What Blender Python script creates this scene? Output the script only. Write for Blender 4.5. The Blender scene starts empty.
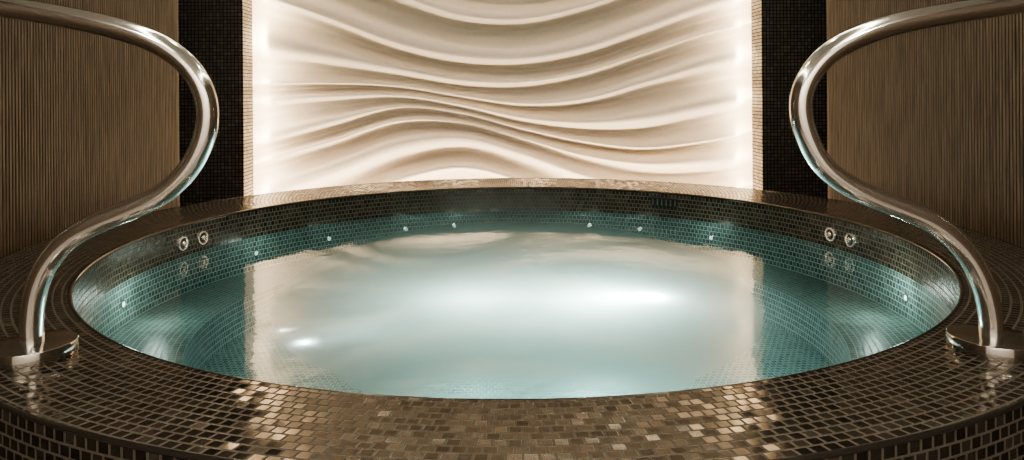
import bpy, math, random
import numpy as np
from mathutils import Matrix, Vector
random.seed(4)
S = bpy.context.scene
col = S.collection
R = 1.5                      # pool inner radius (m); deck top at z = 0
NT = 420
TILE = 2*math.pi*1.05*R/NT
WATER = -0.092*R
RO = 1.245*R; YO = 0.055*R   # outer circle of the rim
FLOOR = -0.75
CEIL = 2.15

def link(o, parent=None):
    col.objects.link(o)
    if parent: o.parent = parent
    return o
def empty(name, loc=(0,0,0)):
    e = bpy.data.objects.new(name, None); e.location = loc; e.empty_display_size = .1
    return link(e)
def mesh_obj(name, verts, faces, mat=None, uvs=None, smooth=False, parent=None):
    me = bpy.data.meshes.new(name)
    me.from_pydata([tuple(v) for v in verts], [], faces)
    if uvs is not None:
        ul = me.uv_layers.new(name="UVMap")
        i = 0
        for f_uv in uvs:
            for uv in f_uv:
                ul.data[i].uv = uv; i += 1
    if smooth:
        me.polygons.foreach_set("use_smooth", [True]*len(me.polygons))
    if mat: me.materials.append(mat)
    me.update()
    return link(bpy.data.objects.new(name, me), parent)

# ------------------------------------------------------------ materials
def newmat(name):
    m = bpy.data.materials.new(name); m.use_nodes = True
    nt = m.node_tree; nt.nodes.clear()
    out = nt.nodes.new("ShaderNodeOutputMaterial")
    return m, nt, out
def N(nt, t, **kw):
    n = nt.nodes.new(t)
    for k, v in kw.items(): setattr(n, k, v)
    return n
def M(nt, op, a, b=None, c=None, clamp=False):
    n = nt.nodes.new("ShaderNodeMath"); n.operation = op; n.use_clamp = clamp
    for i, v in enumerate((a, b, c)):
        if v is None: continue
        if isinstance(v, (int, float)): n.inputs[i].default_value = v
        else: nt.links.new(v, n.inputs[i])
    return n.outputs[0]

def tile_mat(name, stops, grout, rough=.18, metal=.6, brick=True, jitter=.08, gw=.055, spec=.6, coat=0, edge=None):
    m, nt, out = newmat(name); L = nt.links.new
    uv = N(nt, "ShaderNodeUVMap"); sp = N(nt, "ShaderNodeSeparateXYZ"); L(uv.outputs[0], sp.inputs[0])
    row = M(nt, 'FLOOR', sp.outputs[1])
    x = sp.outputs[0]
    if brick: x = M(nt, 'ADD', x, M(nt, 'FRACT', M(nt, 'MULTIPLY', row, .5)))
    cell = M(nt, 'FLOOR', x); fx = M(nt, 'FRACT', x); fy = M(nt, 'FRACT', sp.outputs[1])
    e = M(nt, 'MINIMUM', M(nt, 'MINIMUM', fx, M(nt, 'SUBTRACT', 1, fx)), M(nt, 'MINIMUM', fy, M(nt, 'SUBTRACT', 1, fy)))
    mr = N(nt, "ShaderNodeMapRange"); mr.interpolation_type = 'SMOOTHSTEP'
    L(e, mr.inputs[0]); mr.inputs[1].default_value = gw; mr.inputs[2].default_value = gw+.05
    mask = mr.outputs[0]
    cv = N(nt, "ShaderNodeCombineXYZ"); L(cell, cv.inputs[0]); L(row, cv.inputs[1]); cv.inputs[2].default_value = 3.7
    wn = N(nt, "ShaderNodeTexWhiteNoise"); wn.noise_dimensions = '3D'; L(cv.outputs[0], wn.inputs[0])
    ramp = N(nt, "ShaderNodeValToRGB"); cr = ramp.color_ramp
    while len(cr.elements) < len(stops): cr.elements.new(.5)
    for el, (p, c) in zip(cr.elements, stops): el.position = p; el.color = (*c, 1)
    L(wn.outputs[0], ramp.inputs[0])
    tc = N(nt, "ShaderNodeTexCoord"); no = N(nt, "ShaderNodeTexNoise"); no.inputs["Scale"].default_value = 60
    L(tc.outputs["Object"], no.inputs["Vector"])
    mot = N(nt, "ShaderNodeMix", data_type='RGBA', blend_type='MULTIPLY'); mot.inputs[0].default_value = .35
    L(ramp.outputs[0], mot.inputs[6]); L(no.outputs[0], mot.inputs[7])
    mix = N(nt, "ShaderNodeMix", data_type='RGBA'); L(mask, mix.inputs[0])
    mix.inputs[6].default_value = (*grout, 1); L(mot.outputs[2], mix.inputs[7])
    geo = N(nt, "ShaderNodeNewGeometry")
    vs = N(nt, "ShaderNodeVectorMath", operation='SUBTRACT'); L(wn.outputs[1], vs.inputs[0]); vs.inputs[1].default_value = (.5,.5,.5)
    sc = N(nt, "ShaderNodeVectorMath", operation='SCALE'); L(vs.outputs[0], sc.inputs[0]); L(M(nt,'MULTIPLY',mask,jitter), sc.inputs[3])
    ad = N(nt, "ShaderNodeVectorMath", operation='ADD'); L(geo.outputs["Normal"], ad.inputs[0]); L(sc.outputs[0], ad.inputs[1])
    nm = N(nt, "ShaderNodeVectorMath", operation='NORMALIZE'); L(ad.outputs[0], nm.inputs[0])
    bp = N(nt, "ShaderNodeBump"); bp.inputs["Strength"].default_value = .35; bp.inputs["Distance"].default_value = .002
    L(mask, bp.inputs["Height"]); L(nm.outputs[0], bp.inputs["Normal"])
    b = N(nt, "ShaderNodeBsdfPrincipled")
    L(mix.outputs[2], b.inputs["Base Color"]); L(bp.outputs[0], b.inputs["Normal"])
    L(M(nt,'MULTIPLY',mask,metal), b.inputs["Metallic"])
    L(M(nt,'ADD', M(nt,'MULTIPLY', M(nt,'SUBTRACT',1,mask), .6), rough), b.inputs["Roughness"])
    L(M(nt,'MULTIPLY',mask,spec), b.inputs["Specular IOR Level"])
    if edge: b.inputs["Specular Tint"].default_value = (*edge, 1)
    if coat:
        L(M(nt,'MULTIPLY',mask,coat), b.inputs["Coat Weight"]); b.inputs["Coat Roughness"].default_value = .05
        b.inputs["Coat IOR"].default_value = 1.5
        L(bp.outputs[0], b.inputs["Coat Normal"])
    L(b.outputs[0], out.inputs[0])
    return m

def simple(name, colr, rough=.5, metal=0, emis=None, estr=0, bumpscale=None, bumpstr=.1):
    m, nt, out = newmat(name); b = N(nt, "ShaderNodeBsdfPrincipled")
    tc = N(nt, "ShaderNodeTexCoord"); no = N(nt, "ShaderNodeTexNoise"); no.inputs["Scale"].default_value = bumpscale or 12
    nt.links.new(tc.outputs["Object"], no.inputs["Vector"])
    mx = N(nt, "ShaderNodeMix", data_type='RGBA')
    mx.inputs[6].default_value = (*[c*.92 for c in colr], 1); mx.inputs[7].default_value = (*[min(1,c*1.06) for c in colr], 1)
    nt.links.new(no.outputs[0], mx.inputs[0]); nt.links.new(mx.outputs[2], b.inputs["Base Color"])
    b.inputs["Roughness"].default_value = rough; b.inputs["Metallic"].default_value = metal
    if emis:
        b.inputs["Emission Color"].default_value = (*emis, 1); b.inputs["Emission Strength"].default_value = estr
    if bumpscale:
        bp = N(nt, "ShaderNodeBump"); bp.inputs["Strength"].default_value = bumpstr; bp.inputs["Distance"].default_value = .002
        nt.links.new(no.outputs[0], bp.inputs["Height"]); nt.links.new(bp.outputs[0], b.inputs["Normal"])
    nt.links.new(b.outputs[0], out.inputs[0])
    return m

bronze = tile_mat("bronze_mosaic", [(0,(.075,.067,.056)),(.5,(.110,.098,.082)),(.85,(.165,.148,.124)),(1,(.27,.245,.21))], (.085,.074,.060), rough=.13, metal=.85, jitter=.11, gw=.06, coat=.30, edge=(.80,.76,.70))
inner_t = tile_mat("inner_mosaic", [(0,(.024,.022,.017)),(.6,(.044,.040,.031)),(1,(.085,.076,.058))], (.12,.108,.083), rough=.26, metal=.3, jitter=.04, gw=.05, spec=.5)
teal_t = tile_mat("submerged_mosaic", [(0,(.028,.054,.053)),(.5,(.048,.084,.081)),(1,(.09,.142,.136))], (.30,.39,.355), rough=.4, metal=.0, jitter=.02, gw=.045, spec=.15)
floor_t = tile_mat("basin_mosaic", [(0,(.045,.095,.098)),(.5,(.07,.142,.145)),(1,(.105,.20,.20))], (.28,.40,.375), rough=.5, metal=.0, jitter=.02, gw=.045, spec=.1)
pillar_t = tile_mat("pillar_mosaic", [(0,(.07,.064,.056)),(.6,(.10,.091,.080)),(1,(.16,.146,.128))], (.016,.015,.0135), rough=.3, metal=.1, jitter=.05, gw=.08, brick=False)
lit_return_t = tile_mat("lit_return_mosaic", [(0,(.20,.148,.095)),(.6,(.30,.23,.155)),(1,(.46,.365,.25))], (.04,.03,.02), rough=.3, metal=.1, jitter=.05, gw=.09, brick=False)  # lit copy of the pillar mosaic: panel light put into its paler colour
chrome = simple("polished_steel", (.93,.925,.90), rough=.14, metal=1)
chrome2 = simple("satin_steel", (.52,.505,.48), rough=.12, metal=1)
darktrim = simple("dark_edge_trim", (.06,.052,.042), rough=.2, metal=.7)
socket_m = simple("dark_socket", (.012,.012,.012), rough=.4)
plaster = simple("relief_plaster", (.71,.625,.525), rough=.5, bumpscale=40, bumpstr=.03)
ceil_m = simple("ceiling_paint", (.45,.41,.36), rough=.8)
wall_m = simple("sand_plaster", (.74,.70,.64), rough=.8)
floor_m = simple("stone_floor", (.16,.14,.12), rough=.4)
dark_m = simple("dark_backing", (.02,.018,.015), rough=.8)
groove_m = simple("dark_groove", (.012,.009,.007), rough=.8)
led_m = simple("led_diffuser", (1,.9,.75), rough=.5, emis=(1,.82,.57), estr=26)
lens_m = simple("pool_light_lens", (.9,.95,.9), rough=.3, emis=(.85,1,.92), estr=.45)
down_m = simple("unseen_downlight_lens", (1,.9,.8), rough=.3, emis=(1,.92,.79), estr=12)
lin_m = simple("fill_strip_diffuser", (1,.9,.8), rough=.3, emis=(1,.91,.78), estr=13)

def wood():
    m, nt, out = newmat("ribbed_oak"); L = nt.links.new
    tc = N(nt, "ShaderNodeTexCoord"); mp = N(nt, "ShaderNodeMapping"); mp.inputs["Scale"].default_value = (55, 55, 3.0)
    L(tc.outputs["Object"], mp.inputs[0])
    no = N(nt, "ShaderNodeTexNoise"); no.inputs["Scale"].default_value = 1.5; no.inputs["Detail"].default_value = 8; no.inputs["Roughness"].default_value = .62
    L(mp.outputs[0], no.inputs["Vector"])
    r = N(nt, "ShaderNodeValToRGB"); r.color_ramp.elements[0].position = .35; r.color_ramp.elements[1].position = .67
    r.color_ramp.elements[0].color = (.042,.029,.018,1); r.color_ramp.elements[1].color = (.155,.110,.071,1)
    L(no.outputs[0], r.inputs[0])
    b = N(nt, "ShaderNodeBsdfPrincipled"); L(r.outputs[0], b.inputs["Base Color"]); b.inputs["Roughness"].default_value = .5
    L(b.outputs[0], out.inputs[0]); return m
wood_m = wood()

def water_mat():
    m, nt, out = newmat("pool_water"); L = nt.links.new
    tc = N(nt, "ShaderNodeTexCoord")
    n1 = N(nt, "ShaderNodeTexNoise"); n1.inputs["Scale"].default_value = 1.6; n1.inputs["Detail"].default_value = 2
    n2 = N(nt, "ShaderNodeTexNoise"); n2.inputs["Scale"].default_value = 14; n2.inputs["Detail"].default_value = 3
    L(tc.outputs["Object"], n1.inputs["Vector"]); L(tc.outputs["Object"], n2.inputs["Vector"])
    h = M(nt, 'ADD', n1.outputs[0], M(nt, 'MULTIPLY', n2.outputs[0], .45))
    bp = N(nt, "ShaderNodeBump"); bp.inputs["Strength"].default_value = .28; bp.inputs["Distance"].default_value = .008
    L(h, bp.inputs["Height"])
    fr = N(nt, "ShaderNodeFresnel"); fr.inputs[0].default_value = 1.76; L(bp.outputs[0], fr.inputs["Normal"])
    gl = N(nt, "ShaderNodeBsdfGlossy"); gl.inputs["Roughness"].default_value = .05; L(bp.outputs[0], gl.inputs["Normal"])
    tr = N(nt, "ShaderNodeBsdfTransparent"); tr.inputs[0].default_value = (.82,.95,.93,1)
    tl = N(nt, "ShaderNodeBsdfTranslucent"); tl.inputs[0].default_value = (.70,.89,.85,1)
    df = N(nt, "ShaderNodeBsdfDiffuse"); df.inputs[0].default_value = (.10,.145,.14,1)
    ad = N(nt, "ShaderNodeAddShader"); L(tl.outputs[0], ad.inputs[0]); L(df.outputs[0], ad.inputs[1])
    sc = N(nt, "ShaderNodeVectorMath", operation='MULTIPLY'); L(tc.outputs["Object"], sc.inputs[0]); sc.inputs[1].default_value=(1,.74,1)
    ln = N(nt, "ShaderNodeVectorMath", operation='LENGTH'); L(sc.outputs[0], ln.inputs[0])
    n3 = N(nt, "ShaderNodeTexNoise"); n3.inputs["Scale"].default_value = 1.3; n3.inputs["Detail"].default_value = 2
    L(tc.outputs["Object"], n3.inputs["Vector"])
    rr = M(nt, 'ADD', ln.outputs["Value"], M(nt, 'MULTIPLY', M(nt,'SUBTRACT', n3.outputs[0], .5), .2))
    mr = N(nt, "ShaderNodeMapRange"); mr.interpolation_type='SMOOTHSTEP'; L(rr, mr.inputs[0])
    mr.inputs[1].default_value = .45; mr.inputs[2].default_value = 1.22; mr.inputs[3].default_value = .79; mr.inputs[4].default_value = .0
    body = N(nt, "ShaderNodeMixShader"); L(mr.outputs[0], body.inputs[0]); L(tr.outputs[0], body.inputs[1]); L(ad.outputs[0], body.inputs[2])
    mx = N(nt, "ShaderNodeMixShader"); L(fr.outputs[0], mx.inputs[0]); L(body.outputs[0], mx.inputs[1]); L(gl.outputs[0], mx.inputs[2])
    L(mx.outputs[0], out.inputs[0]); return m
water_m = water_mat()

# ------------------------------------------------------------ lathe (outer rings may have shifted centres)
SEG = NT
def ringpt(r, cy, a):
    return (r*math.sin(a), cy + r*math.cos(a))
def lathe(name, prof, mat, parent=None, smooth=False, nt=NT, seg=SEG, radial_v=False):
    V = []; F = []; U = []
    for (r, cy, z, v) in prof:
        for i in range(seg):
            a = 2*math.pi*i/seg; x, y = ringpt(r, cy, a); V.append((x, y, z))
    for j in range(len(prof)-1):
        for i in range(seg):
            i2 = (i+1) % seg
            F.append((j*seg+i, (j+1)*seg+i, (j+1)*seg+i2, j*seg+i2))
            u0 = i*nt/seg; u1 = (i+1)*nt/seg
            def vv(jj, ii):
                r, cy, z, v = prof[jj]
                if radial_v and v is None:
                    x, y, _ = V[jj*seg+ii]; return (math.hypot(x, y)-R)/TILE
                return v
            U.append([(u0, vv(j,i)), (u0, vv(j+1,i)), (u1, vv(j+1,i2)), (u1, vv(j,i2))])
    return mesh_obj(name, V, F, mat, U, smooth, parent)

tub = empty("hot_tub", (0,0,FLOOR)); 
tub["label"] = "round sunken hot tub with wide bronze mosaic rim"
tub["category"] = "hot tub"
def under(o):
    o.parent = tub; o.matrix_parent_inverse = Matrix.Translation((0,0,-FLOOR)); return o

o = under(lathe("rim", [(R+.010,0,0,None),(R+.10,.01,0,None),(R+.19,.03,0,None),(RO-.006,YO,0,None)], bronze, radial_v=True))
o.data.flip_normals() if o.data.polygons[0].normal.z < 0 else None
hrows = (0-FLOOR)/TILE
o = under(lathe("outer_face", [(RO,YO,-.006,0),(RO,YO,FLOOR,hrows)], bronze))
def ring_trim(name, r, cy, rad, z):
    pr = []
    k = 8
    for i in range(k+1):
        t = 2*math.pi*i/k
        pr.append((r+rad*math.cos(t), cy, z+rad*math.sin(t), 0))
    return under(lathe(name, pr, darktrim, smooth=True))
t1 = ring_trim("edge_trim", RO-.0045, YO, .006, -.005); t1["label"] = "dark rounded outer edge trim"
t2 = ring_trim("edge_trim", R+.006, 0, .008, -.0075); t2["label"] = "dark rounded inner edge trim"
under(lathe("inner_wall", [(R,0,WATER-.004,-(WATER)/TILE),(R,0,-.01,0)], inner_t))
BENCH = WATER-.17; BOT = WATER-.33
RB = .80*R
under(lathe("submerged_wall", [(R,0,BENCH,.17/TILE),(R,0,WATER-.004,0)], teal_t))
under(lathe("bench", [(RB,0,BOT,-(BENCH-BOT)/TILE),(RB,0,BENCH,0),(R,0,BENCH,(R-RB)/TILE)], teal_t))
V = [(0,0,BOT)]; U = []; F = []
for i in range(96):
    a = 2*math.pi*i/96; V.append((RB*math.sin(a), RB*math.cos(a), BOT))
for i in range(96):
    f = (0, 1+(i+1)%96, 1+i); F.append(f); U.append([(V[k][0]/TILE, V[k][1]/TILE) for k in f])
under(mesh_obj("basin_floor", V, F, floor_t, U))

# water
V = []; F = []
nr = 24
for j in range(1, nr+1):
    for i in range(128):
        a = 2*math.pi*i/128; V.append(((R-.001)*j/nr*math.sin(a), (R-.001)*j/nr*math.cos(a), 0))
V.append((0,0,0)); c = len(V)-1
for i in range(128): F.append((c, (i+1)%128, i))
for j in range(nr-1):
    for i in range(128):
        i2=(i+1)%128; F.append((j*128+i, j*128+i2, (j+1)*128+i2, (j+1)*128+i))
w = mesh_obj("water", V, F, water_m, smooth=True)
w.location.z = WATER
if w.data.polygons[0].normal.z < 0: w.data.flip_normals()
w["label"] = "calm milky aqua water filling the round tub"; w["category"] = "water"; w["kind"] = "stuff"

# ------------------------------------------------------------ small round fittings
def disc_lathe(name, prof, mat, parent, seg=24, cap=True):
    V=[]; F=[]
    for r,z in prof:
        for i in range(seg):
            a=2*math.pi*i/seg; V.append((r*math.cos(a), r*math.sin(a), z))
    for j in range(len(prof)-1):
        for i in range(seg):
            i2=(i+1)%seg; F.append((j*seg+i, j*seg+i2, (j+1)*seg+i2, (j+1)*seg+i))
    if cap: F.append(tuple(range((len(prof)-1)*seg, len(prof)*seg)))
    ob = mesh_obj(name, V, F, mat, smooth=True, parent=parent)
    es = ob.modifiers.new("split","EDGE_SPLIT"); es.split_angle = math.radians(28)
    return ob
def point(name, loc, power, colr, r=.05):
    l=bpy.data.lights.new(name,'POINT'); l.energy=power; l.color=colr; l.shadow_soft_size=r
    o=bpy.data.objects.new(name,l); o.location=loc; return link(o)
def wall_mat4(deg, z):
    a = math.radians(deg)
    p = Vector((R*math.sin(a), R*math.cos(a), z)); n = Vector((-math.sin(a), -math.cos(a), 0))
    return p, n, Matrix.Translation(p) @ n.to_track_quat('Z','Y').to_matrix().to_4x4()
for d in (-92.5,-58,-41,-23.3,-12.2,18.7,30.3,46.7,95):
    p, n, mw = wall_mat4(d, WATER-.085); s=.017
    ring = disc_lathe("pool_light", [(s,-.003),(s*.95,.003),(s*.7,.004)], chrome2, None)
    ring.matrix_world = mw; ring.parent = tub; ring.matrix_parent_inverse = Matrix.Translation((0,0,-FLOOR))
    ring["label"] = "small lit chrome underwater light"
    disc_lathe("lens", [(s*.65,.004),(s*.5,.006)], lens_m, ring)
    big = abs(d) > 45
    point("pool_light_glow", p+n*.12+Vector((0,0,.04)), 1.9 if abs(d)>80 else (.6 if big else .18), (.88,1,.93), .03)
for d in (-76,-71,75,80):
    p, n, mw = wall_mat4(d, WATER+.056); s=.033
    ring = disc_lathe("water_jet", [(s,-.004),(s,.006),(s*.92,.012),(s*.74,.012),(s*.68,.006),(s*.66,.001)], chrome, None, cap=False, seg=32)
    ring.matrix_world = mw; ring.parent = tub; ring.matrix_parent_inverse = Matrix.Translation((0,0,-FLOOR))
    ring["label"] = "round chrome water jet above waterline"
    disc_lathe("socket", [(s*.67,.0015),(s*.3,.002)], socket_m, ring)
    disc_lathe("nozzle", [(s*.34,.002),(s*.34,.012),(s*.22,.016)], chrome, ring)
def slab(name, hx, hy, z0, z1, cx, cy, mat, parent):
    V=[(cx+a*hx, cy+b*hy, z) for z in (z0,z1) for a,b in ((-1,-1),(1,-1),(1,1),(-1,1))]
    F=[(0,3,2,1),(4,5,6,7),(0,1,5,4),(1,2,6,5),(2,3,7,6),(3,0,4,7)]
    return mesh_obj(name, V, F, mat, parent=parent)
p, n, mw = wall_mat4(36.0, -.058)
a_ = math.radians(36.0); xdir = Vector((math.cos(a_), -math.sin(a_), 0))
mw = Matrix.Translation(p) @ Matrix((xdir, Vector((0,0,1)), n)).transposed().to_4x4()
g = slab("overflow_grille", .080, .022, -.004, .005, 0, 0, socket_m, None)
g.matrix_world = mw; g.parent = tub; g.matrix_parent_inverse = Matrix.Translation((0,0,-FLOOR))
g["label"] = "small dark slotted overflow grille in tiled wall"
bar_m = simple("dull_grille_steel", (.30,.29,.26), rough=.35, metal=1)
for k in range(6):
    slab("grille_bar", .004, .017, .005, .008, -.065+.026*k, 0, bar_m, g)

# ------------------------------------------------------------ relief wall panel
PX = .00712
kx = np.array([254,330,400,460,520,580,640,700,750], float)
C = [[-58,-34,-4,16,20,8,-12,-34,-52],
     [-8,18,44,56,58,48,28,6,-8],
     [38,54,69,80,82,73,55,36,24],
     [82,82,86,96,104,100,84,66,54],
     [99,95,95,105,118,123,118,106,97],
     [138,120,106,113,129,142,149,143,134],
     [160,140,120,123,139,156,165,163,157],
     [196,170,144,138,154,176,190,192,188],
     [236,208,178,167,182,206,222,228,226],
     [282,254,222,208,222,246,262,270,268]]
C = [np.array(c,float) for c in C]
top = C[0]; acc = 0
for k in range(1,7):
    acc += (40,24,50,26,40,34)[k-1]
    C.insert(0, top - acc - 13*np.sin(kx/68.0+k*1.2))
def spline(xs, ys, x):
    m = np.gradient(ys, xs)
    i = np.clip(np.searchsorted(xs, x)-1, 0, len(xs)-2)
    h = xs[i+1]-xs[i]; t = (x-xs[i])/h
    tc_ = np.clip(t, 0, 1)
    v = ((2*tc_**3-3*tc_**2+1)*ys[i] + (tc_**3-2*tc_**2+tc_)*h*m[i] + (-2*tc_**3+3*tc_**2)*ys[i+1] + (tc_**3-tc_**2)*h*m[i+1])
    return v + np.where(t>1,(t-1)*h*m[i+1],0) + np.where(t<0,t*h*m[i],0)
PW = 1.735; PWP = 1.92; PZ0, PZ1 = -.45, 2.1; PY = 2.45
nx, nz = 360, 560
xs = np.linspace(-PWP, PWP, nx); zs = np.linspace(PZ0, PZ1, nz)
pxs = xs/PX + 502
curves = np.array([spline(kx, c, pxs) for c in C])
curves = np.maximum.accumulate(curves + np.arange(len(C))[:,None]*1e-3, axis=0)
spc = np.diff(curves, axis=0); spc = np.maximum(spc, 1.0)
amp = np.empty_like(curves); amp[0]=spc[0]; amp[-1]=spc[-1]; amp[1:-1]=.5*(spc[1:]+spc[:-1])
H = np.zeros((nz, nx))
pys = 90 - (zs-.583)/PX
for ix in range(nx):
    cy = curves[:, ix]
    i = np.clip(np.searchsorted(cy, pys)-1, 0, len(cy)-2)
    sp = np.maximum(cy[i+1]-cy[i],1.0); t = np.clip((pys-cy[i])/sp, 0, 1)
    ex = .85*np.exp(.36*np.sin(i*2.3+pxs[ix]/150.0))
    tt = t**ex
    A = np.where(tt<.5, amp[i,ix], amp[i+1,ix])
    main = .5+.5*np.cos(2*np.pi*tt)
    h_ = main*A*PX*.95
    phi = i + t
    mod = max(0, math.sin(pxs[ix]/80.0+.5))
    h_ += .010*np.cos(2*np.pi*2*phi)*mod*np.minimum(1,A/26.0)
    h_ -= .045*np.exp(-((pxs[ix]-650)/26)**2-((pys-89-(pxs[ix]-650)*-.12)/4.5)**2)
    e_ = min(1, max(0, (PW+.02-abs(xs[ix]))/.12)); e_ = e_*e_*(3-2*e_)
    H[:, ix] = .045+np.maximum(h_,-.04)*(.30+.70*e_)
H = .25*np.tanh(H/.25)
V = [(xs[i], PY-H[j,i], zs[j]) for j in range(nz) for i in range(nx)]
F = [(j*nx+i, j*nx+i+1, (j+1)*nx+i+1, (j+1)*nx+i) for j in range(nz-1) for i in range(nx-1)]
p = mesh_obj("relief_panel", V, F, plaster, smooth=True)
p["label"] = "tall cream plaster wall panel carved in flowing waves"; p["category"] = "wall panel"

# ------------------------------------------------------------ room
def box(name, x0,x1,y0,y1,z0,z1, mat, mats=None):
    V=[(x0,y0,z0),(x1,y0,z0),(x1,y1,z0),(x0,y1,z0),(x0,y0,z1),(x1,y0,z1),(x1,y1,z1),(x0,y1,z1)]
    F=[(0,3,2,1),(4,5,6,7),(0,1,5,4),(1,2,6,5),(2,3,7,6),(3,0,4,7)]
    U=[]
    for f in F:
        n = (Vector(V[f[1]])-Vector(V[f[0]])).cross(Vector(V[f[2]])-Vector(V[f[1]]))
        k = max(range(3), key=lambda q: abs(n[q]))
        ax = [q for q in range(3) if q != k]
        U.append([(V[q][ax[0]]/TILE, V[q][ax[1]]/TILE) for q in f])
    o = mesh_obj(name, V, F, mat, U)
    if mats:
        for m in mats[0]: o.data.materials.append(m)
        for fi, mi in mats[1].items(): o.data.polygons[fi].material_index = mi
    o["kind"] = "structure"
    return o
box("wall_back", -2.6,2.6, 2.475,2.575, FLOOR,CEIL, dark_m)
box("wall_back_left", -2.5,-PW, 1.995,2.19, FLOOR,CEIL, pillar_t, ([lit_return_t],{3:1}))
box("wall_back_right", PW,2.5, 1.995,2.19, FLOOR,CEIL, pillar_t, ([lit_return_t],{5:1}))
box("floor", -2.6,2.6,-4.0,2.575,FLOOR-.1,FLOOR, floor_m)
box("ceiling", -2.6,2.6,-4.0,2.575,CEIL,CEIL+.1, ceil_m)
box("wall_front", -2.6,2.6,-4.1,-4.0,FLOOR,CEIL, wall_m)
def ribbed(name, sx):
    X = 1.905; depth = .012; pitch = .0185; y = -3.99; Y1 = 1.37
    pts = []; mi = []
    while y < Y1:
        pts += [(X+depth, y), (X+depth, y+.0040), (X+.002, y+.0047),(X, y+.0067), (X, y+pitch-.0025), (X+.002, y+pitch-.001)]
        mi += [1,1,0,0,0,1]
        y += pitch
    pts += [(X+depth, y), (X, y+.003), (X, y+.03), (2.55, y+.03)]; mi += [0,0,0]
    V = []; F = []
    for (a,b) in pts: V += [(sx*a, b, FLOOR), (sx*a, b, CEIL)]
    for i in range(len(pts)-1):
        F.append((2*i, 2*i+1, 2*i+3, 2*i+2))
    o = mesh_obj(name, V, F, wood_m); o["kind"] = "structure"
    o.data.materials.append(groove_m)
    o.data.polygons.foreach_set("material_index", mi[:len(F)])
ribbed("wall_left", -1); ribbed("wall_right", 1)
box("wall_side_left", -2.6,-2.5,-4.0,2.575,FLOOR,CEIL, dark_m)
box("wall_side_right", 2.5,2.6,-4.0,2.575,FLOOR,CEIL, dark_m)

for sx in (-1,1):
    o = box("led_strip", min(sx*1.80,sx*1.82), max(sx*1.80,sx*1.82), 2.192,2.205, -.3, 2.05, led_m)
    del o["kind"]
    o["label"]="slim warm white light strip beside relief panel"; o["category"]="light strip"; o["group"]="panel edge light strips"

# ------------------------------------------------------------ handrails
def catmull(P, n=10):
    P = [Vector(p) for p in P]; out=[]
    for i in range(len(P)-1):
        p0=P[max(i-1,0)]; p1=P[i]; p2=P[i+1]; p3=P[min(i+2,len(P)-1)]
        for k in range(n):
            t=k/n
            out.append(.5*((2*p1)+(-p0+p2)*t+(2*p0-5*p1+4*p2-p3)*t*t+(-p0+3*p1-3*p2+p3)*t**3))
    out.append(P[-1])
    for _ in range(14):
        out = [out[0]]+[(out[i-1]+2*out[i]+out[i+1])/4 for i in range(1,len(out)-1)]+[out[-1]]
    return out
def tube(name, pts, rad, mat, parent, seg=28):
    V=[];F=[]
    up = Vector((0,1,0))
    for i,pnt in enumerate(pts):
        d = (pts[min(i+1,len(pts)-1)]-pts[max(i-1,0)]).normalized()
        s = d.cross(up).normalized(); u2 = s.cross(d)
        for k in range(seg):
            a=2*math.pi*k/seg; V.append(pnt+rad*(math.cos(a)*s+math.sin(a)*u2))
    for i in range(len(pts)-1):
        for k in range(seg):
            k2=(k+1)%seg; F.append((i*seg+k,i*seg+k2,(i+1)*seg+k2,(i+1)*seg+k))
    return mesh_obj(name, V, F, mat, smooth=True, parent=parent)
def rail(prof, base, lab):
    e = empty("handrail", base); e["label"]=lab; e["category"]="handrail"; e["group"]="tub entry handrails"
    pts = catmull([Vector((x-base[0], 0, z)) for x,z in prof])
    tube("rail_tube", pts, .0242, chrome, e)
    f = disc_lathe("base_flange", [(.088,0),(.088,.026),(.0865,.029),(.083,.0305),(.020,.031)], chrome2, e, seg=64)
    outer = prof[-1]
    g = disc_lathe("base_flange", [(.08,0),(.08,.02),(.076,.024),(.020,.028)], chrome2, e, seg=48)
    g.location = (outer[0]-base[0], 0, FLOOR)
    return e
CAMX = -.085
ZP = 1.62
Kd = ZP/729
def w(px,py):
    xp=(px-512)*Kd
    return (CAMX + xp*.99964+ZP*.0269, .583-(py-(90+(512-px)*.007))*Kd)
Lp = [(31,357),(30,338),(30,320),(34,291),(46,262),(68,238),(95,223),(125,211),(158,196),(184,173),(200,145),(206,115),(200,86),(181,60),(150,40),(110,27),(60,16),(0,6),(-80,-7),(-160,-18)]
Rp = [(990,353),(990,334),(989,314),(981,281),(962,248),(930,221),(890,204),(853,189),(822,167),(805,138),(798,106),(806,78),(829,52),(865,34),(905,22),(960,12),(1024,2),(1090,-9),(1160,-20)]
def prep(P, sx):
    q=[w(*p) for p in P]
    xe=sx*1.76; zt=q[-1][1]
    q[0]=(q[0][0],0.0)
    q += [(xe-sx*.03, zt-.01),(xe, zt-.06),(xe, zt-.3),(xe,-.3),(xe,FLOOR)]
    return q
ql = prep(Lp,-1); qr = prep(Rp,1)
rail(ql, (ql[0][0], -2.88+ZP+.028, 0), "polished chrome S-curved handrail on mosaic tub rim")
rail(qr, (qr[0][0], -2.88+ZP-.028, 0), "polished chrome S-curved handrail on mosaic tub rim")

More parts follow.
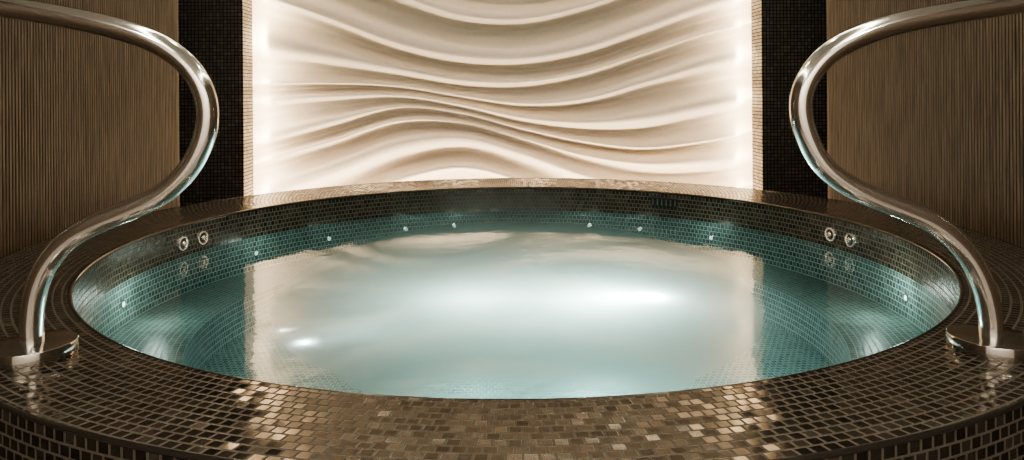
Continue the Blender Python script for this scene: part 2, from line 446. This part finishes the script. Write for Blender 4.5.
# ------------------------------------------------------------ lights
def area(name, loc, target, sx, sy, power, colr):
    l = bpy.data.lights.new(name,'AREA'); l.shape='RECTANGLE'; l.size=sx; l.size_y=sy; l.energy=power; l.color=colr
    o = bpy.data.objects.new(name,l); o.location=loc
    o.rotation_euler = (Vector(target)-Vector(loc)).to_track_quat('-Z','Y').to_euler(); return link(o)
warm=(1,.81,.58)
area("trough_light",(0,2.05,-.3),(0,2.33,.6),3.3,.05,48,warm)
area("cove_light",(0,1.93,2.10),(0,2.28,.9),3.3,.06,10,warm)
for sx in (-1,1):
    area("edge_light",(sx*1.775,2.20,.9),(sx*1.35,2.43,.9),.02,2.2,24,(1,.84,.62))
point("lamp_glow",(-.63,-.77,WATER-.012),.65,(.95,1,.98),.010)
point("lamp_glow",(-.72,-.66,WATER-.010),.12,(.95,1,.98),.008)
point("lamp_glow",(-.50,-.68,WATER-.12),.8,(.92,1,.98),.05)
point("lamp_glow",(.46,-.365,WATER-.028),4.4,(.95,1,.98),.025)
point("lamp_glow",(.35,-.36,WATER-.06),4.2,(.92,1,.98),.04)
point("lamp_glow",(-.15,-.35,WATER-.18),8,(.88,1,.96),.1)
point("lamp_glow",(.25,-.38,WATER-.18),13,(.88,1,.96),.1)
for i,(x,y,pw,tilt) in enumerate(((-.5,-.6,12,0),(.5,-.6,12,0),(-.5,.9,12,0),(.5,.9,12,0),(-.7,-3.1,240,-.35),(.7,-3.1,240,-.35),(-1.35,-3.3,120,.5),(1.35,-3.3,120,.5))):  # unseen lamps; front ones added to brighten riser, rails and front wall
    d = disc_lathe("unseen_downlight",[(.055,0),(.055,-.012),(.043,-.012),(.040,.0)],down_m,None)
    d.location=(x,y,CEIL-.001); d["label"]="small round unseen ceiling lamp, front ones added as fill"; d["category"]="ceiling light"; d["group"]="ceiling downlights"
    l=bpy.data.lights.new("unseen_downlight_beam",'SPOT'); l.energy=pw; l.color=(1,.92,.80); l.spot_size=2.4 if tilt<=0 else 1.3; l.spot_blend=.9; l.shadow_soft_size=.05
    o=link(bpy.data.objects.new("unseen_downlight_beam",l)); o.location=(x,y,CEIL-.04)
    o.rotation_euler = (tilt,0,0)
for sx in (-1,1):
    o = box("added_fill_strip", sx*.95-.05, sx*.95+.05, -3.6, 1.2, CEIL-.025, CEIL-.002, lin_m); del o["kind"]  # made-up glowing strips, added out of view to brighten chrome and tiles
    o["label"]="long slim warm fill strip added under unseen ceiling"; o["category"]="ceiling light"; o["group"]="added fill strips"
wd = bpy.data.worlds.new("World"); S.world = wd; wd.use_nodes=True
wd.node_tree.nodes["Background"].inputs[0].default_value=(.5,.43,.35,1); wd.node_tree.nodes["Background"].inputs[1].default_value=.03

# ------------------------------------------------------------ camera
cd=bpy.data.cameras.new("Camera"); cam=link(bpy.data.objects.new("Camera",cd))
cd.sensor_width=36; cd.lens=36*729/1024; cd.shift_y=-140/1024; cd.clip_start=.02
cam.matrix_world = Matrix.Translation((CAMX,-2.88,.583)) @ Matrix.Rotation(math.radians(-1.54),4,'Z') @ Matrix.Rotation(math.radians(90),4,'X') @ Matrix.Rotation(math.radians(-.4),4,'Z')
S.camera=cam
S.view_settings.view_transform='AgX'
S.view_settings.look='AgX - Medium High Contrast'
S.view_settings.exposure=0
